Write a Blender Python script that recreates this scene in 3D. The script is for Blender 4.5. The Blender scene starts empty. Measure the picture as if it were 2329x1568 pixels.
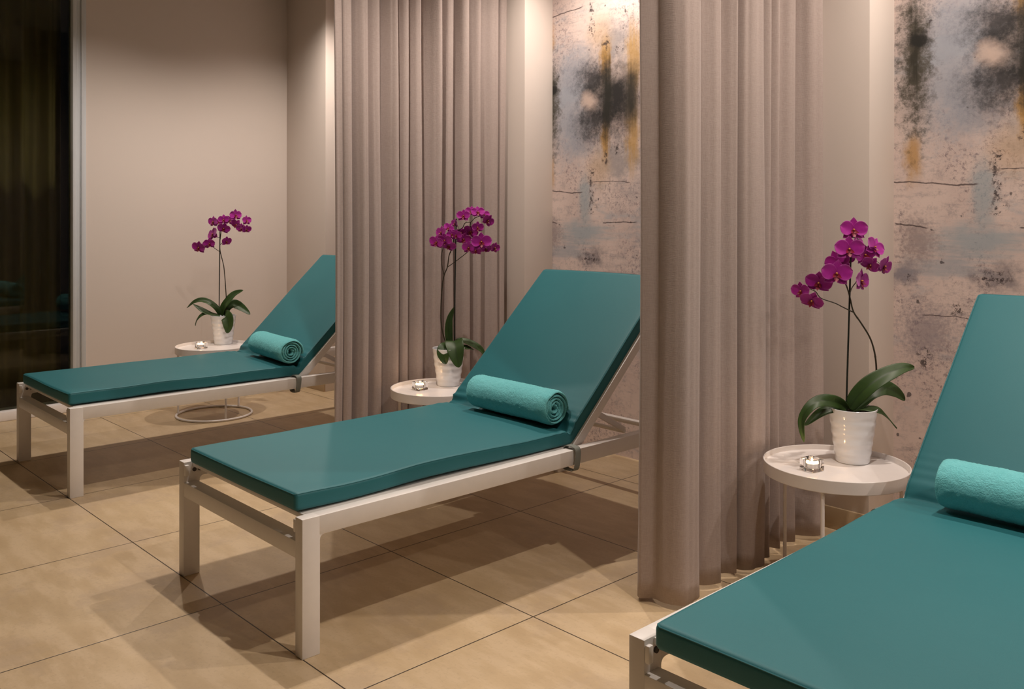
import bpy, bmesh, math, random, json
from mathutils import Vector, Matrix, noise
PI = math.pi
sc = bpy.context.scene
col = sc.collection
random.seed(4)

# ------------------------------------------------------------------ helpers
def link(o, parent=None):
    col.objects.link(o)
    if parent is not None:
        o.parent = parent
    return o

def finish(name, bm, mat, parent=None, smooth=True, angle=40, loc=(0, 0, 0), fix=True):
    if fix:
        bmesh.ops.recalc_face_normals(bm, faces=bm.faces[:])
    me = bpy.data.meshes.new(name)
    bm.to_mesh(me); bm.free()
    if smooth:
        for p in me.polygons: p.use_smooth = True
        me.set_sharp_from_angle(angle=math.radians(angle))
    mats = mat if isinstance(mat, (list, tuple)) else [mat]
    for m in mats: me.materials.append(m)
    o = bpy.data.objects.new(name, me)
    o.location = loc
    return link(o, parent)

def tag(o, label=None, cat=None, group=None, kind=None):
    if label: o['label'] = label
    if cat: o['category'] = cat
    if group: o['group'] = group
    if kind: o['kind'] = kind
    return o

def thing(name, label, cat, loc=(0, 0, 0), rz=0.0, group=None):
    o = bpy.data.objects.new(name, None)
    o.empty_display_size = .1
    o.location = loc; o.rotation_euler = (0, 0, rz)
    link(o)
    return tag(o, label, cat, group)

def copy_tree(o, parent=None):
    c = o.copy(); col.objects.link(c); c.parent = parent
    for ch in o.children:
        copy_tree(ch, c)
    return c

def box(bm, x0, x1, y0, y1, z0, z1, bevel=.0025, seg=2, M=None):
    r = bmesh.ops.create_cube(bm, size=1)
    vs = r['verts']
    for v in vs:
        v.co = Vector(((x0 + x1) / 2 + v.co.x * (x1 - x0), (y0 + y1) / 2 + v.co.y * (y1 - y0), (z0 + z1) / 2 + v.co.z * (z1 - z0)))
    if bevel:
        es = list({e for v in vs for e in v.link_edges})
        rr = bmesh.ops.bevel(bm, geom=es, offset=bevel, segments=seg, profile=.5, affect='EDGES')
        vs = list({v for f in rr['faces'] for v in f.verts} | {v for v in vs if v.is_valid})
    if M is not None:
        for v in vs: v.co = M @ v.co
    return vs

def catmull(pts, n=8, closed=False):
    P = [Vector(p) for p in pts]
    out = []
    N = len(P)
    for i in range(N - 1):
        p0 = P[max(i - 1, 0)]; p1 = P[i]; p2 = P[i + 1]; p3 = P[min(i + 2, N - 1)]
        for k in range(n):
            t = k / n
            out.append(.5 * ((2 * p1) + (-p0 + p2) * t + (2 * p0 - 5 * p1 + 4 * p2 - p3) * t * t + (-p0 + 3 * p1 - 3 * p2 + p3) * t ** 3))
    out.append(P[-1].copy())
    return out

def tube(bm, pts, r, seg=10, closed=False, r2=None):
    P = [Vector(p) for p in pts]; n = len(P)
    rings = []
    prev = None
    for i in range(n):
        if closed: t = P[(i + 1) % n] - P[i - 1]
        else: t = P[min(i + 1, n - 1)] - P[max(i - 1, 0)]
        t.normalize()
        if prev is None:
            a = Vector((0, 0, 1)) if abs(t.z) < .9 else Vector((1, 0, 0))
            u = t.cross(a).normalized()
        else:
            u = (prev - t * prev.dot(t)).normalized()
        prev = u
        w = t.cross(u)
        rad = r if r2 is None else r + (r2 - r) * i / (n - 1)
        rings.append([bm.verts.new(P[i] + (u * math.cos(2 * PI * k / seg) + w * math.sin(2 * PI * k / seg)) * rad) for k in range(seg)])
    m = n if closed else n - 1
    for i in range(m):
        a, b = rings[i], rings[(i + 1) % n]
        for k in range(seg):
            bm.faces.new((a[k], a[(k + 1) % seg], b[(k + 1) % seg], b[k]))
    if not closed:
        bm.faces.new(rings[0][::-1]); bm.faces.new(rings[-1])

def lathe(bm, prof, seg=48, cx=0, cy=0, fn=None):
    rings = []
    for (r, z) in prof:
        if r < 1e-6:
            rings.append([bm.verts.new((cx, cy, z))])
        else:
            ring = []
            for k in range(seg):
                a = 2 * PI * k / seg
                rr, zz = (r, z) if fn is None else fn(r, z, a)
                ring.append(bm.verts.new((cx + rr * math.cos(a), cy + rr * math.sin(a), zz)))
            rings.append(ring)
    for i in range(len(rings) - 1):
        a, b = rings[i], rings[i + 1]
        for k in range(seg):
            if len(a) == 1 and len(b) == 1: continue
            if len(a) == 1: bm.faces.new((a[0], b[k], b[(k + 1) % seg]))
            elif len(b) == 1: bm.faces.new((a[k], a[(k + 1) % seg], b[0]))
            else: bm.faces.new((a[k], a[(k + 1) % seg], b[(k + 1) % seg], b[k]))

# ------------------------------------------------------------------ materials
class NB:
    """tiny node builder"""
    def __init__(s, name):
        s.m = bpy.data.materials.new(name); s.m.use_nodes = True
        s.t = s.m.node_tree; s.n = s.t.nodes; s.n.clear()
        s.out = s.n.new('ShaderNodeOutputMaterial')
        s.b = s.n.new('ShaderNodeBsdfPrincipled')
        s.t.links.new(s.b.outputs[0], s.out.inputs[0])
    def L(s, a, b): s.t.links.new(a, b)
    def put(s, inp, v):
        if isinstance(v, bpy.types.NodeSocket): s.L(v, inp)
        elif isinstance(v, (tuple, list)) and len(v) == 3 and inp.type == 'RGBA': inp.default_value = (*v, 1)
        else: inp.default_value = v
    def set(s, **k):
        for a, v in k.items(): s.put(s.b.inputs[a.replace('_', ' ')], v)
        return s
    def math(s, op, a, b=0.0, c=None, clamp=False):
        n = s.n.new('ShaderNodeMath'); n.operation = op; n.use_clamp = clamp
        s.put(n.inputs[0], a); s.put(n.inputs[1], b)
        if c is not None: s.put(n.inputs[2], c)
        return n.outputs[0]
    def coord(s, kind='Object'):
        n = s.n.new('ShaderNodeTexCoord'); return n.outputs[kind]
    def mapping(s, v, scale=(1, 1, 1), loc=(0, 0, 0)):
        n = s.n.new('ShaderNodeMapping'); s.L(v, n.inputs[0]); n.inputs['Scale'].default_value = scale; n.inputs['Location'].default_value = loc
        return n.outputs[0]
    def noise(s, v, scale, detail=4, rough=.55, color=False, dist=0.0):
        n = s.n.new('ShaderNodeTexNoise'); s.L(v, n.inputs['Vector']); n.inputs['Scale'].default_value = scale
        n.inputs['Detail'].default_value = detail; n.inputs['Roughness'].default_value = rough; n.inputs['Distortion'].default_value = dist
        return n.outputs['Color' if color else 'Fac']
    def ramp(s, f, a, b, lo=0.0, hi=1.0, smooth=True):
        n = s.n.new('ShaderNodeMapRange'); n.interpolation_type = 'SMOOTHSTEP' if smooth else 'LINEAR'
        s.put(n.inputs[0], f); n.inputs[1].default_value = a; n.inputs[2].default_value = b; n.inputs[3].default_value = lo; n.inputs[4].default_value = hi
        return n.outputs[0]
    def mix(s, f, a, b, mode='MIX'):
        n = s.n.new('ShaderNodeMix'); n.data_type = 'RGBA'; n.blend_type = mode
        s.put(n.inputs[0], f); s.put(n.inputs[6], a); s.put(n.inputs[7], b)
        return n.outputs[2]
    def bump(s, h, strength=.3, dist=.001):
        n = s.n.new('ShaderNodeBump'); n.inputs['Strength'].default_value = strength; n.inputs['Distance'].default_value = dist
        s.L(h, n.inputs['Height']); s.L(n.outputs[0], s.b.inputs['Normal'])
    def xyz(s, v):
        n = s.n.new('ShaderNodeSeparateXYZ'); s.L(v, n.inputs[0]); return n.outputs
    def combine(s, x, y, z):
        n = s.n.new('ShaderNodeCombineXYZ'); s.put(n.inputs[0], x); s.put(n.inputs[1], y); s.put(n.inputs[2], z); return n.outputs[0]

def simple(name, c, rough=.5, metal=0.0, var=.04, scale=30, bump=0.0, bscale=200, **k):
    b = NB(name); co = b.coord()
    nz = b.noise(co, scale, 3)
    b.set(Base_Color=b.mix(nz, tuple(x * (1 - var) for x in c), tuple(min(1, x * (1 + var)) for x in c)), Roughness=rough, Metallic=metal, **k)
    if bump: b.bump(b.noise(co, bscale, 4), bump, .001)
    return b.m

def plaster(name, c):
    b = NB(name); co = b.coord()
    b.set(Base_Color=b.mix(b.noise(co, 1.3, 3), tuple(x * .97 for x in c), c), Roughness=.75)
    b.bump(b.noise(co, 160, 3), .12, .001)
    return b.m

M = {}
M['wall'] = plaster('painted_plaster', (.675, .602, .548))
M['ceil'] = plaster('ceiling_paint', (.70, .67, .62))
M['white_metal'] = simple('white_powder_coated_metal', (.80, .77, .74), .38, bump=.05, bscale=900)
M['table_white'] = simple('white_lacquer', (.86, .82, .80), .28)
M['frame_grey'] = simple('window_frame_paint', (.60, .63, .66), .4)
M['dark_rubber'] = simple('dark_bolt', (.03, .02, .015), .5)
M['mesh'] = simple('grey_sling_cloth', (.42, .40, .36), .7, bump=.3, bscale=900)
M['strap'] = simple('grey_green_elastic', (.20, .215, .19), .7, bump=.3, bscale=1500)
M['ceramic'] = simple('glazed_white_ceramic', (.78, .81, .86), .16, Coat_Weight=.5)
M['soil'] = simple('bark_potting_mix', (.035, .022, .014), .9, var=.5, scale=120, bump=.8, bscale=90)
M['stake'] = simple('black_green_stake', (.008, .012, .008), .45)
M['stem'] = simple('orchid_stem_green', (.030, .022, .010), .5, var=.3, scale=60)
M['lip'] = simple('dark_red_lip', (.22, .005, .03), .5, var=.3, scale=300)
M['anther'] = simple('yellow_column', (.55, .22, .05), .5)
M['wax'] = simple('cream_wax_glow', (.9, .74, .55), .5, Subsurface_Weight=.6, Emission_Color=(1, .55, .22), Emission_Strength=5.0)  # emission stands in for flame light glowing through the wax
M['alu'] = simple('thin_aluminium', (.7, .68, .65), .3, metal=1.0)
M['wick'] = simple('burnt_wick', (.02, .015, .01), .9)

def glassm(name, rough=0.0, tint=(1, 1, 1), ior=1.45):
    b = NB(name); co = b.coord()
    b.set(Base_Color=b.mix(b.noise(co, 5, 1), tint, tint), Roughness=rough, IOR=ior, Transmission_Weight=1.0)
    return b.m
M['glass'] = glassm('clear_glass', .0, (.97, .97, .97))
def panem():
    b = NB('window_glass'); co = b.coord()
    b.n.remove(b.b)
    fr = b.n.new('ShaderNodeFresnel'); fr.inputs[0].default_value = 1.38
    tr = b.n.new('ShaderNodeBsdfTransparent'); b.L(b.mix(b.noise(co, 2, 1), (.80, .82, .74), (.84, .86, .78)), tr.inputs[0])
    gl = b.n.new('ShaderNodeBsdfGlossy'); gl.inputs['Roughness'].default_value = .015
    mx = b.n.new('ShaderNodeMixShader'); b.L(fr.outputs[0], mx.inputs[0]); b.L(tr.outputs[0], mx.inputs[1]); b.L(gl.outputs[0], mx.inputs[2]); b.L(mx.outputs[0], b.out.inputs[0])
    return b.m
M['pane'] = panem()
M['olive'] = simple('olive_drape_cloth', (.17, .135, .052), .9, var=.15, scale=12, bump=.3, bscale=500)

def fire():
    b = NB('candle_flame'); co = b.coord(); z = b.xyz(co)[2]
    b.set(Base_Color=(1, .6, .2), Emission_Color=b.mix(b.ramp(z, 0, .018), (1, .45, .12), (1, .72, .35)), Emission_Strength=26.0)
    return b.m
M['flame'] = fire()

def lampm():
    b = NB('lamp_diffuser'); b.set(Base_Color=(.9, .85, .75), Emission_Color=(1, .8, .58), Emission_Strength=12.0)
    return b.m
M['lamp'] = lampm()

def teal():
    b = NB('teal_canvas'); co = b.coord()
    n1 = b.noise(co, 3.0, 3); weave = b.noise(b.mapping(co, (900, 900, 900)), 1, 2)
    c = b.mix(n1, (.010, .128, .155), (.014, .150, .178))
    c = b.mix(b.ramp(weave, .3, .7, 0, .25), c, (.03, .2, .21))
    b.set(Base_Color=c, Roughness=.56, Sheen_Weight=.08, Sheen_Roughness=.5, Sheen_Tint=(.35, .75, .75))
    b.b.inputs['Specular IOR Level'].default_value = .45
    h = b.math('ADD', b.math('MULTIPLY', weave, .25), b.math('MULTIPLY', b.noise(co, 14, 3), 1.0))
    b.bump(h, .25, .002)
    return b.m
M['teal'] = teal()

def terry():
    b = NB('turquoise_terry'); co = b.coord()
    n = b.noise(co, 260, 3, .7); n2 = b.noise(co, 60, 4, .6)
    c = b.mix(n, (.14, .54, .59), (.27, .76, .80))
    c = b.mix(b.ramp(n2, .35, .65, 0, .35), c, (.15, .58, .62))
    b.set(Base_Color=c, Roughness=.95, Sheen_Weight=.7, Sheen_Roughness=.4, Sheen_Tint=(.4, .9, .88))
    b.b.inputs['Specular IOR Level'].default_value = .1
    b.bump(b.math('ADD', n, b.math('MULTIPLY', n2, .8)), .9, .004)
    return b.m
M['terry'] = terry()

def drape():
    b = NB('taupe_drape_cloth'); co = b.coord()
    fine = b.noise(b.mapping(co, (700, 700, 60)), 1, 3)
    fine2 = b.noise(b.mapping(co, (60, 60, 700)), 1, 3)
    blot = b.noise(co, 5, 3)
    c = b.mix(blot, (.41, .332, .302), (.455, .372, .34))
    c = b.mix(b.ramp(b.math('ADD', fine, fine2), .8, 1.2, 0, .5), c, (.53, .45, .415))
    b.set(Base_Color=c, Roughness=.85, Sheen_Weight=.15)
    b.b.inputs['Specular IOR Level'].default_value = .2
    b.bump(b.math('ADD', b.math('ADD', fine, fine2), b.math('MULTIPLY', b.noise(b.mapping(co, (9, 9, 5)), 1, 3), 2.0)), .35, .002)
    tr = b.n.new('ShaderNodeBsdfTranslucent'); tr.inputs[0].default_value = (.45, .36, .31, 1)
    mx = b.n.new('ShaderNodeMixShader'); mx.inputs[0].default_value = .12
    b.L(b.b.outputs[0], mx.inputs[1]); b.L(tr.outputs[0], mx.inputs[2]); b.L(mx.outputs[0], b.out.inputs[0])
    return b.m
M['drape'] = drape()

TX, TY, GX, GY = .6822, .6065, -.0859, -.1399
def floor_mat():
    b = NB('beige_stone_tiles'); co = b.coord(); s = b.xyz(co)
    u = b.math('DIVIDE', b.math('SUBTRACT', s[0], GX), TX); v = b.math('DIVIDE', b.math('SUBTRACT', s[1], GY), TY)
    fu = b.math('FRACT', u); fv = b.math('FRACT', v)
    du = b.math('MULTIPLY', b.math('MINIMUM', fu, b.math('SUBTRACT', 1, fu)), TX)
    dv = b.math('MULTIPLY', b.math('MINIMUM', fv, b.math('SUBTRACT', 1, fv)), TY)
    d = b.math('MINIMUM', du, dv)
    g = b.ramp(d, .0012, .0026, 1, 0)
    wn = b.n.new('ShaderNodeTexWhiteNoise'); wn.noise_dimensions = '3D'
    b.L(b.combine(b.math('FLOOR', u), b.math('FLOOR', v), 0.0), wn.inputs['Vector'])
    n1 = b.noise(co, 2.2, 5, .6); n2 = b.noise(b.mapping(co, (1.0, 3.0, 1)), 5, 5, .6); n3 = b.noise(co, 90, 3, .6)
    c = b.mix(b.ramp(n1, .3, .7), (.50, .37, .215), (.585, .45, .275))
    c = b.mix(b.ramp(n2, .42, .62, 0, .6), c, (.66, .52, .345))
    c = b.mix(b.ramp(b.noise(b.mapping(co, (1.3, 1.0, 1), (3, 5, 0)), 2.6, 7, .7), .50, .62, 0, .45), c, (.44, .335, .235))
    c = b.mix(b.ramp(n2, .25, .45, .35, 0), c, (.42, .30, .175))
    c = b.mix(b.ramp(n3, .52, .7, 0, .35), c, (.42, .31, .19))
    c = b.mix(b.math('MULTIPLY', wn.outputs['Value'], .22), c, (.47, .34, .20))
    c = b.mix(g, c, (.035, .022, .012))
    b.set(Base_Color=c, Roughness=b.math('ADD', b.math('MULTIPLY', n1, .18), b.math('MULTIPLY', g, .4, .0) if 0 else .30))
    h = b.math('SUBTRACT', b.math('MULTIPLY', n3, .06), g)
    b.bump(h, .25, .002)
    return b.m
M['floor'] = floor_mat()
M['skirt'] = simple('brown_beige_skirting_tile', (.42, .31, .19), .45, var=.12, scale=8)

def petal_mat():
    b = NB('magenta_petal'); co = b.coord()
    at = b.n.new('ShaderNodeAttribute'); at.attribute_name = 'edge'
    c = b.mix(b.noise(co, 90, 3), (.42, .003, .31), (.60, .016, .46))
    c = b.mix(b.ramp(at.outputs['Fac'], .75, 1.0, 0, .55), c, (.66, .14, .56))
    c = b.mix(b.ramp(at.outputs['Fac'], 0, .3, .5, 0), c, (.16, .002, .08))
    b.set(Base_Color=c, Roughness=.55, Sheen_Weight=.3)
    tr = b.n.new('ShaderNodeBsdfTranslucent'); tr.inputs[0].default_value = (.5, .02, .36, 1)
    mx = b.n.new('ShaderNodeMixShader'); mx.inputs[0].default_value = .25
    b.L(b.b.outputs[0], mx.inputs[1]); b.L(tr.outputs[0], mx.inputs[2]); b.L(mx.outputs[0], b.out.inputs[0])
    return b.m
M['petal'] = petal_mat()

def leaf_mat():
    b = NB('orchid_leaf_green'); co = b.coord()
    at = b.n.new('ShaderNodeAttribute'); at.attribute_name = 'edge'
    c = b.mix(b.noise(co, 25, 3), (.016, .040, .008), (.036, .085, .012))
    c = b.mix(b.ramp(at.outputs['Fac'], 0, .16, .6, 0), c, (.012, .03, .006))
    b.set(Base_Color=c, Roughness=.46)
    b.bump(b.noise(co, 60, 3), .15, .001)
    return b.m
M['leaf'] = leaf_mat()

def mural_mat(shift):
    b = NB('weathered_plaster_print'); co = b.coord()
    s0 = b.xyz(co)
    base = b.combine(b.math('ADD', s0[0], shift), 0.0, s0[2])
    w1 = b.xyz(b.noise(base, 9, 4, .6, color=True)); w2 = b.xyz(b.noise(base, 38, 4, .65, color=True))
    s = b.xyz(base)
    X = b.math('ADD', s[0], b.math('ADD', b.math('MULTIPLY', b.math('SUBTRACT', w1[0], .5), .07), b.math('MULTIPLY', b.math('SUBTRACT', w2[0], .5), .03)))
    Z = b.math('ADD', s[2], b.math('ADD', b.math('MULTIPLY', b.math('SUBTRACT', w1[1], .5), .09), b.math('MULTIPLY', b.math('SUBTRACT', w2[1], .5), .03)))
    D = b.math('ABSOLUTE', b.math('SUBTRACT', Z, 1.69))          # the print is mirrored about this height
    grain = b.noise(b.mapping(base, (1, 1, 1)), 70, 6, .75)
    streakv = b.noise(b.mapping(base, (60, 1, 3)), 1, 5, .7)
    streakh = b.noise(b.mapping(base, (4, 1, 55)), 1, 5, .7)
    patch = b.noise(base, 14, 6, .7)
    def blob(cx, cz, rx, rz, soft=.5, v='Z', tex=None, k=0.0):
        a = b.math('DIVIDE', b.math('SUBTRACT', X, cx), rx); c = b.math('DIVIDE', b.math('SUBTRACT', D if v == 'D' else Z, cz), rz)
        d = b.math('SQRT', b.math('ADD', b.math('MULTIPLY', a, a), b.math('MULTIPLY', c, c)))
        if tex is not None: d = b.math('ADD', d, b.math('MULTIPLY', b.math('SUBTRACT', tex, .5), k))
        return b.ramp(d, 1 - soft, 1 + soft * .4, 1, 0)
    c = b.mix(b.ramp(b.noise(base, 3, 4), .35, .65), (.60, .485, .445), (.69, .570, .52))
    c = b.mix(b.ramp(streakh, .5, .8, 0, .35), c, (.42, .30, .27))
    c = b.mix(b.ramp(grain, .55, .75, 0, .3), c, (.35, .26, .24))
    def lay(mask, colr, op=1.0):
        nonlocal c
        c = b.mix(b.math('MULTIPLY', mask, op, clamp=True), c, colr)
    # blue-grey clouds
    mott = b.noise(base, 22, 8, .8)
    lay(b.ramp(mott, .50, .66), (.30, .26, .27), .55)
    lay(b.ramp(b.noise(b.mapping(base, (7, 1, 30)), 1, 7, .8), .52, .66), (.26, .23, .25), .5)
    lay(b.ramp(b.noise(b.mapping(base, (2, 1, 5)), 1, 5, .7), .54, .66), (.38, .41, .45), .65)
    lay(b.math('MULTIPLY', b.ramp(b.noise(base, 55, 7, .85), .50, .60), b.ramp(b.noise(base, 4.3, 4), .44, .58)), (.14, .10, .12), .75)
    lay(blob(.17, .0, .17, .30, .7, 'D', mott, 2.6), (.33, .36, .42), .8)
    lay(blob(.27, .14, .13, .16, .7, 'D', patch, 1.6), (.29, .31, .36), .7)
    lay(blob(.30, 1.05, .20, .07, .8, 'Z', streakh, 1.8), (.31, .37, .41), .8)
    lay(blob(.20, .96, .16, .05, .8, 'Z', streakh, 2.0), (.32, .35, .39), .7)
    lay(blob(.31, 1.22, .05, .13, .8, 'Z', patch, 2.0), (.30, .37, .41), .7)
    lay(blob(.50, .28, .14, .12, .8, 'D', patch, 2.6), (.27, .25, .25), .75)
    lay(blob(.05, .92, .07, .05, .8, 'Z', patch, 2.4), (.17, .17, .21), .75)
    lay(blob(.09, 1.05, .07, .09, .8, 'Z', grain, 3.0), (.26, .21, .21), .7)
    lay(blob(.35, .93, .09, .05, .8, 'Z', patch, 3.0), (.16, .15, .17), .7)
    lay(blob(.12, .72, .12, .12, .8, 'Z', grain, 3.2), (.22, .19, .22), .6)
    lay(blob(.55, .70, .3, .2, .8, 'Z', streakh, 3.0), (.28, .24, .26), .6)
    lay(blob(.95, 1.2, .35, .6, .8, 'Z', patch, 2.5), (.27, .26, .28), .7)
    # ochre streaks
    lay(blob(.44, .19, .035, .13, .7, 'D', streakv, 1.2), (.50, .27, .045), .85)
    lay(blob(.61, .17, .05, .20, .7, 'D', streakv, 1.4), (.46, .27, .07), .8)
    lay(blob(.07, .34, .035, .10, .8, 'D', streakv, .8), (.46, .25, .06), .8)
    lay(blob(.40, .33, .09, .10, .8, 'D'), (.56, .38, .22), .5)
    # black bloom
    lay(blob(.36, .10, .13, .12, .9, 'D', mott, 2.6), (.035, .033, .036), .93)
    lay(blob(.50, .02, .19, .17, .9, 'D', b.math('ADD', b.math('MULTIPLY', patch, .5), b.math('MULTIPLY', mott, .5)), 2.0), (.010, .010, .010), .99)
    lay(blob(.45, .02, .035, .22, .8, 'D', streakv, 1.4), (.012, .012, .008), .95)
    lay(blob(.60, .02, .05, .14, .8, 'D', streakv, 1.2), (.02, .018, .012), .9)
    lay(blob(.072, .04, .075, .25, .9, 'D', mott, 4.0), (.05, .04, .02), .92)
    lay(blob(.075, 1.74, .028, .20, .8, 'Z', streakv, 2.0), (.02, .018, .01), .9)
    lay(blob(.085, 1.775, .055, .035, .6, 'Z', patch, 1.2), (.008, .008, .006), .97)
    lay(blob(.335, 0.0, .055, .045, .9, 'D', patch, .8), (.54, .42, .36), .95)
    # craggy marks
    mark = b.ramp(b.noise(base, 42, 5, .8), .50, .58)
    for (cx, cz, rx, rz, vv) in ((.44, .28, .024, .045, 'D'), (.35, .36, .022, .05, 'D'), (.35, .45, .015, .07, 'D'), (.52, .24, .05, .02, 'D'), (.36, .52, .03, .03, 'D'), (.34, .93, .07, .03, 'Z'), (.05, .90, .03, .03, 'Z'), (.12, .62, .04, .05, 'Z'), (.22, .80, .03, .03, 'Z')):
        lay(b.math('MULTIPLY', blob(cx, cz, rx, rz, .5, vv), mark), (.03, .02, .022), .9)
    # specks
    lay(b.ramp(b.noise(base, 26, 2, .5), .70, .74), (.05, .04, .045), .8)
    # cracks: thin wandering lines
    def crack(x0, x1, z, slope=0.0, w=.0016):
        zz = b.math('ADD', b.math('MULTIPLY', b.math('SUBTRACT', s[0], x0), slope), z)
        dz = b.math('ABSOLUTE', b.math('SUBTRACT', b.math('ADD', s[2], b.math('MULTIPLY', b.math('SUBTRACT', w1[2], .5), .03)), zz))
        m = b.math('MULTIPLY', b.ramp(dz, w, w * 2.2, 1, 0), b.math('MULTIPLY', b.ramp(s[0], x0, x0 + .01), b.ramp(s[0], x1 - .02, x1, 1, 0)))
        lay(m, (.06, .04, .04), .85)
    crack(-.02, .30, 1.265, -.06); crack(.42, .64, 1.103, .0); crack(0, .13, 1.115, -.2); crack(.0, .3, 2.13, .12); crack(.36, .6, 1.30, -.04, .001); crack(.1, .7, .78, .02, .001)
    b.set(Base_Color=c, Roughness=.8)
    b.bump(b.math('ADD', grain, b.math('MULTIPLY', b.noise(b.mapping(base, (260, 1, 260)), 1, 2), .5)), .2, .001)
    return b.m

# ------------------------------------------------------------------ camera
yaw = .8157
cam = bpy.data.cameras.new('camera'); co_ = bpy.data.objects.new('camera', cam); link(co_)
cam.sensor_fit = 'HORIZONTAL'; cam.sensor_width = 36
cam.lens = 2066.6 * 36 / 2329
cam.shift_x = (1164.5 - 1159.1) / 2329
cam.shift_y = (489.3 - 784) / 2329
R = Vector((.6853, .7283, .0012)).normalized(); F = Vector((-.7283, .6853, -.0023)).normalized()
U = R.cross(F).normalized(); R = F.cross(U).normalized()
co_.matrix_world = Matrix(((R.x, U.x, -F.x, 2.4265), (R.y, U.y, -F.y, -1.3492), (R.z, U.z, -F.z, 1.1471), (0, 0, 0, 1)))
cam.clip_start = .02
sc.camera = co_

# ------------------------------------------------------------------ room
XL, XR, YF, YP, YB, H = -3.106, 6.2, -4.6, 1.778, 1.983, 2.65
WY = .403      # end of the glazing on the left wall
def struct(name, bm, m, parent=None, **k):
    o = finish(name, bm, m, parent, **k)
    if parent is None: o['kind'] = 'structure'
    return o
bm = bmesh.new(); box(bm, XL - .8, XR + .1, YF - .1, YB + .1, -.1, 0, 0); struct('floor', bm, M['floor'], smooth=False)
bm = bmesh.new(); box(bm, XL - .8, XR + .1, YF - .1, YB + .1, H, H + .1, 0); struct('ceiling', bm, M['ceil'], smooth=False)
bm = bmesh.new(); box(bm, XL - .2, XL, WY + .072, YB + .1, 0, H, 0); struct('wall_left', bm, M['wall'], smooth=False)
bm = bmesh.new(); box(bm, XR, XR + .1, YF - .1, YB + .1, 0, H, 0); struct('wall_right', bm, M['wall'], smooth=False)
bm = bmesh.new(); box(bm, XL - .2, XR, YF - .1, YF, 0, H, 0); struct('wall_front', bm, M['wall'], smooth=False)
bm = bmesh.new(); box(bm, XL, XR, YB, YB + .1, 0, H, 0); struct('wall_back', bm, M['wall'], smooth=False)
PIL = [(XL, -2.617), (-1.28, -.789), (.47, .959), (2.22, 2.71), (3.97, 4.46)]
for i, (a, c) in enumerate(PIL):
    bm = bmesh.new(); box(bm, a, c, YP, YB, 0, H, .002); struct('wall_pilaster', bm, M['wall'])
    bm = bmesh.new(); box(bm, a, c + .0, YP - .012, YP, 0, .079, .002); struct('baseboard_back', bm, M['skirt'])
bm = bmesh.new(); box(bm, XL, XL + .012, WY + .075, YP - .012, 0, .079, .002); struct('baseboard_left', bm, M['skirt'])

# glazing on the left wall: frame, sill, pane
wb = bmesh.new()
box(wb, XL - .07, XL + .006, WY + .046, WY + .073, .05, H, .003)
box(wb, XL - .07, XL - .004, WY + .022, WY + .046, .05, H, .003)
box(wb, XL - .07, XL + .003, WY, WY + .022, .05, H, .004)
for y in (-1.5, -3.3): box(wb, XL - .07, XL + .003, y - .03, y + .03, .05, H, .003)
box(wb, XL - .07, XL + .0, YF, WY, H - .06, H, .003)
win = struct('window_1', wb, M['frame_grey'])
bm = bmesh.new(); box(bm, XL - .12, XL + .012, YF, WY + .073, 0, .052, .004); struct('window_sill', bm, M['table_white'], win)
bm = bmesh.new(); box(bm, XL - .045, XL - .037, YF, WY, .052, H - .06, 0); struct('pane', bm, M['pane'], win, smooth=False)
# murals set into the niches
for i, (a, c, sh, lab) in enumerate([
    (-2.617, -1.28, .087, 'weathered blue and black abstract mural in the leftmost niche, behind the far lounger'),
    (-.789, .47, .087, 'weathered blue, ochre and black abstract mural in the niche behind the middle lounger'),
    (.959, 2.22, 0.0, 'weathered blue and black abstract mural in the niche behind the nearest lounger'),
    (2.71, 3.97, 0.0, 'weathered abstract mural in the niche beyond the right edge of the picture')]):
    bm = bmesh.new(); box(bm, 0, c - a, -.008, 0, 0, H, 0)
    o = finish('wall_mural', bm, mural_mat(sh), smooth=False, loc=(a, YB, 0))
    tag(o, lab, 'mural', 'abstract murals in the wall niches')

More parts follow.
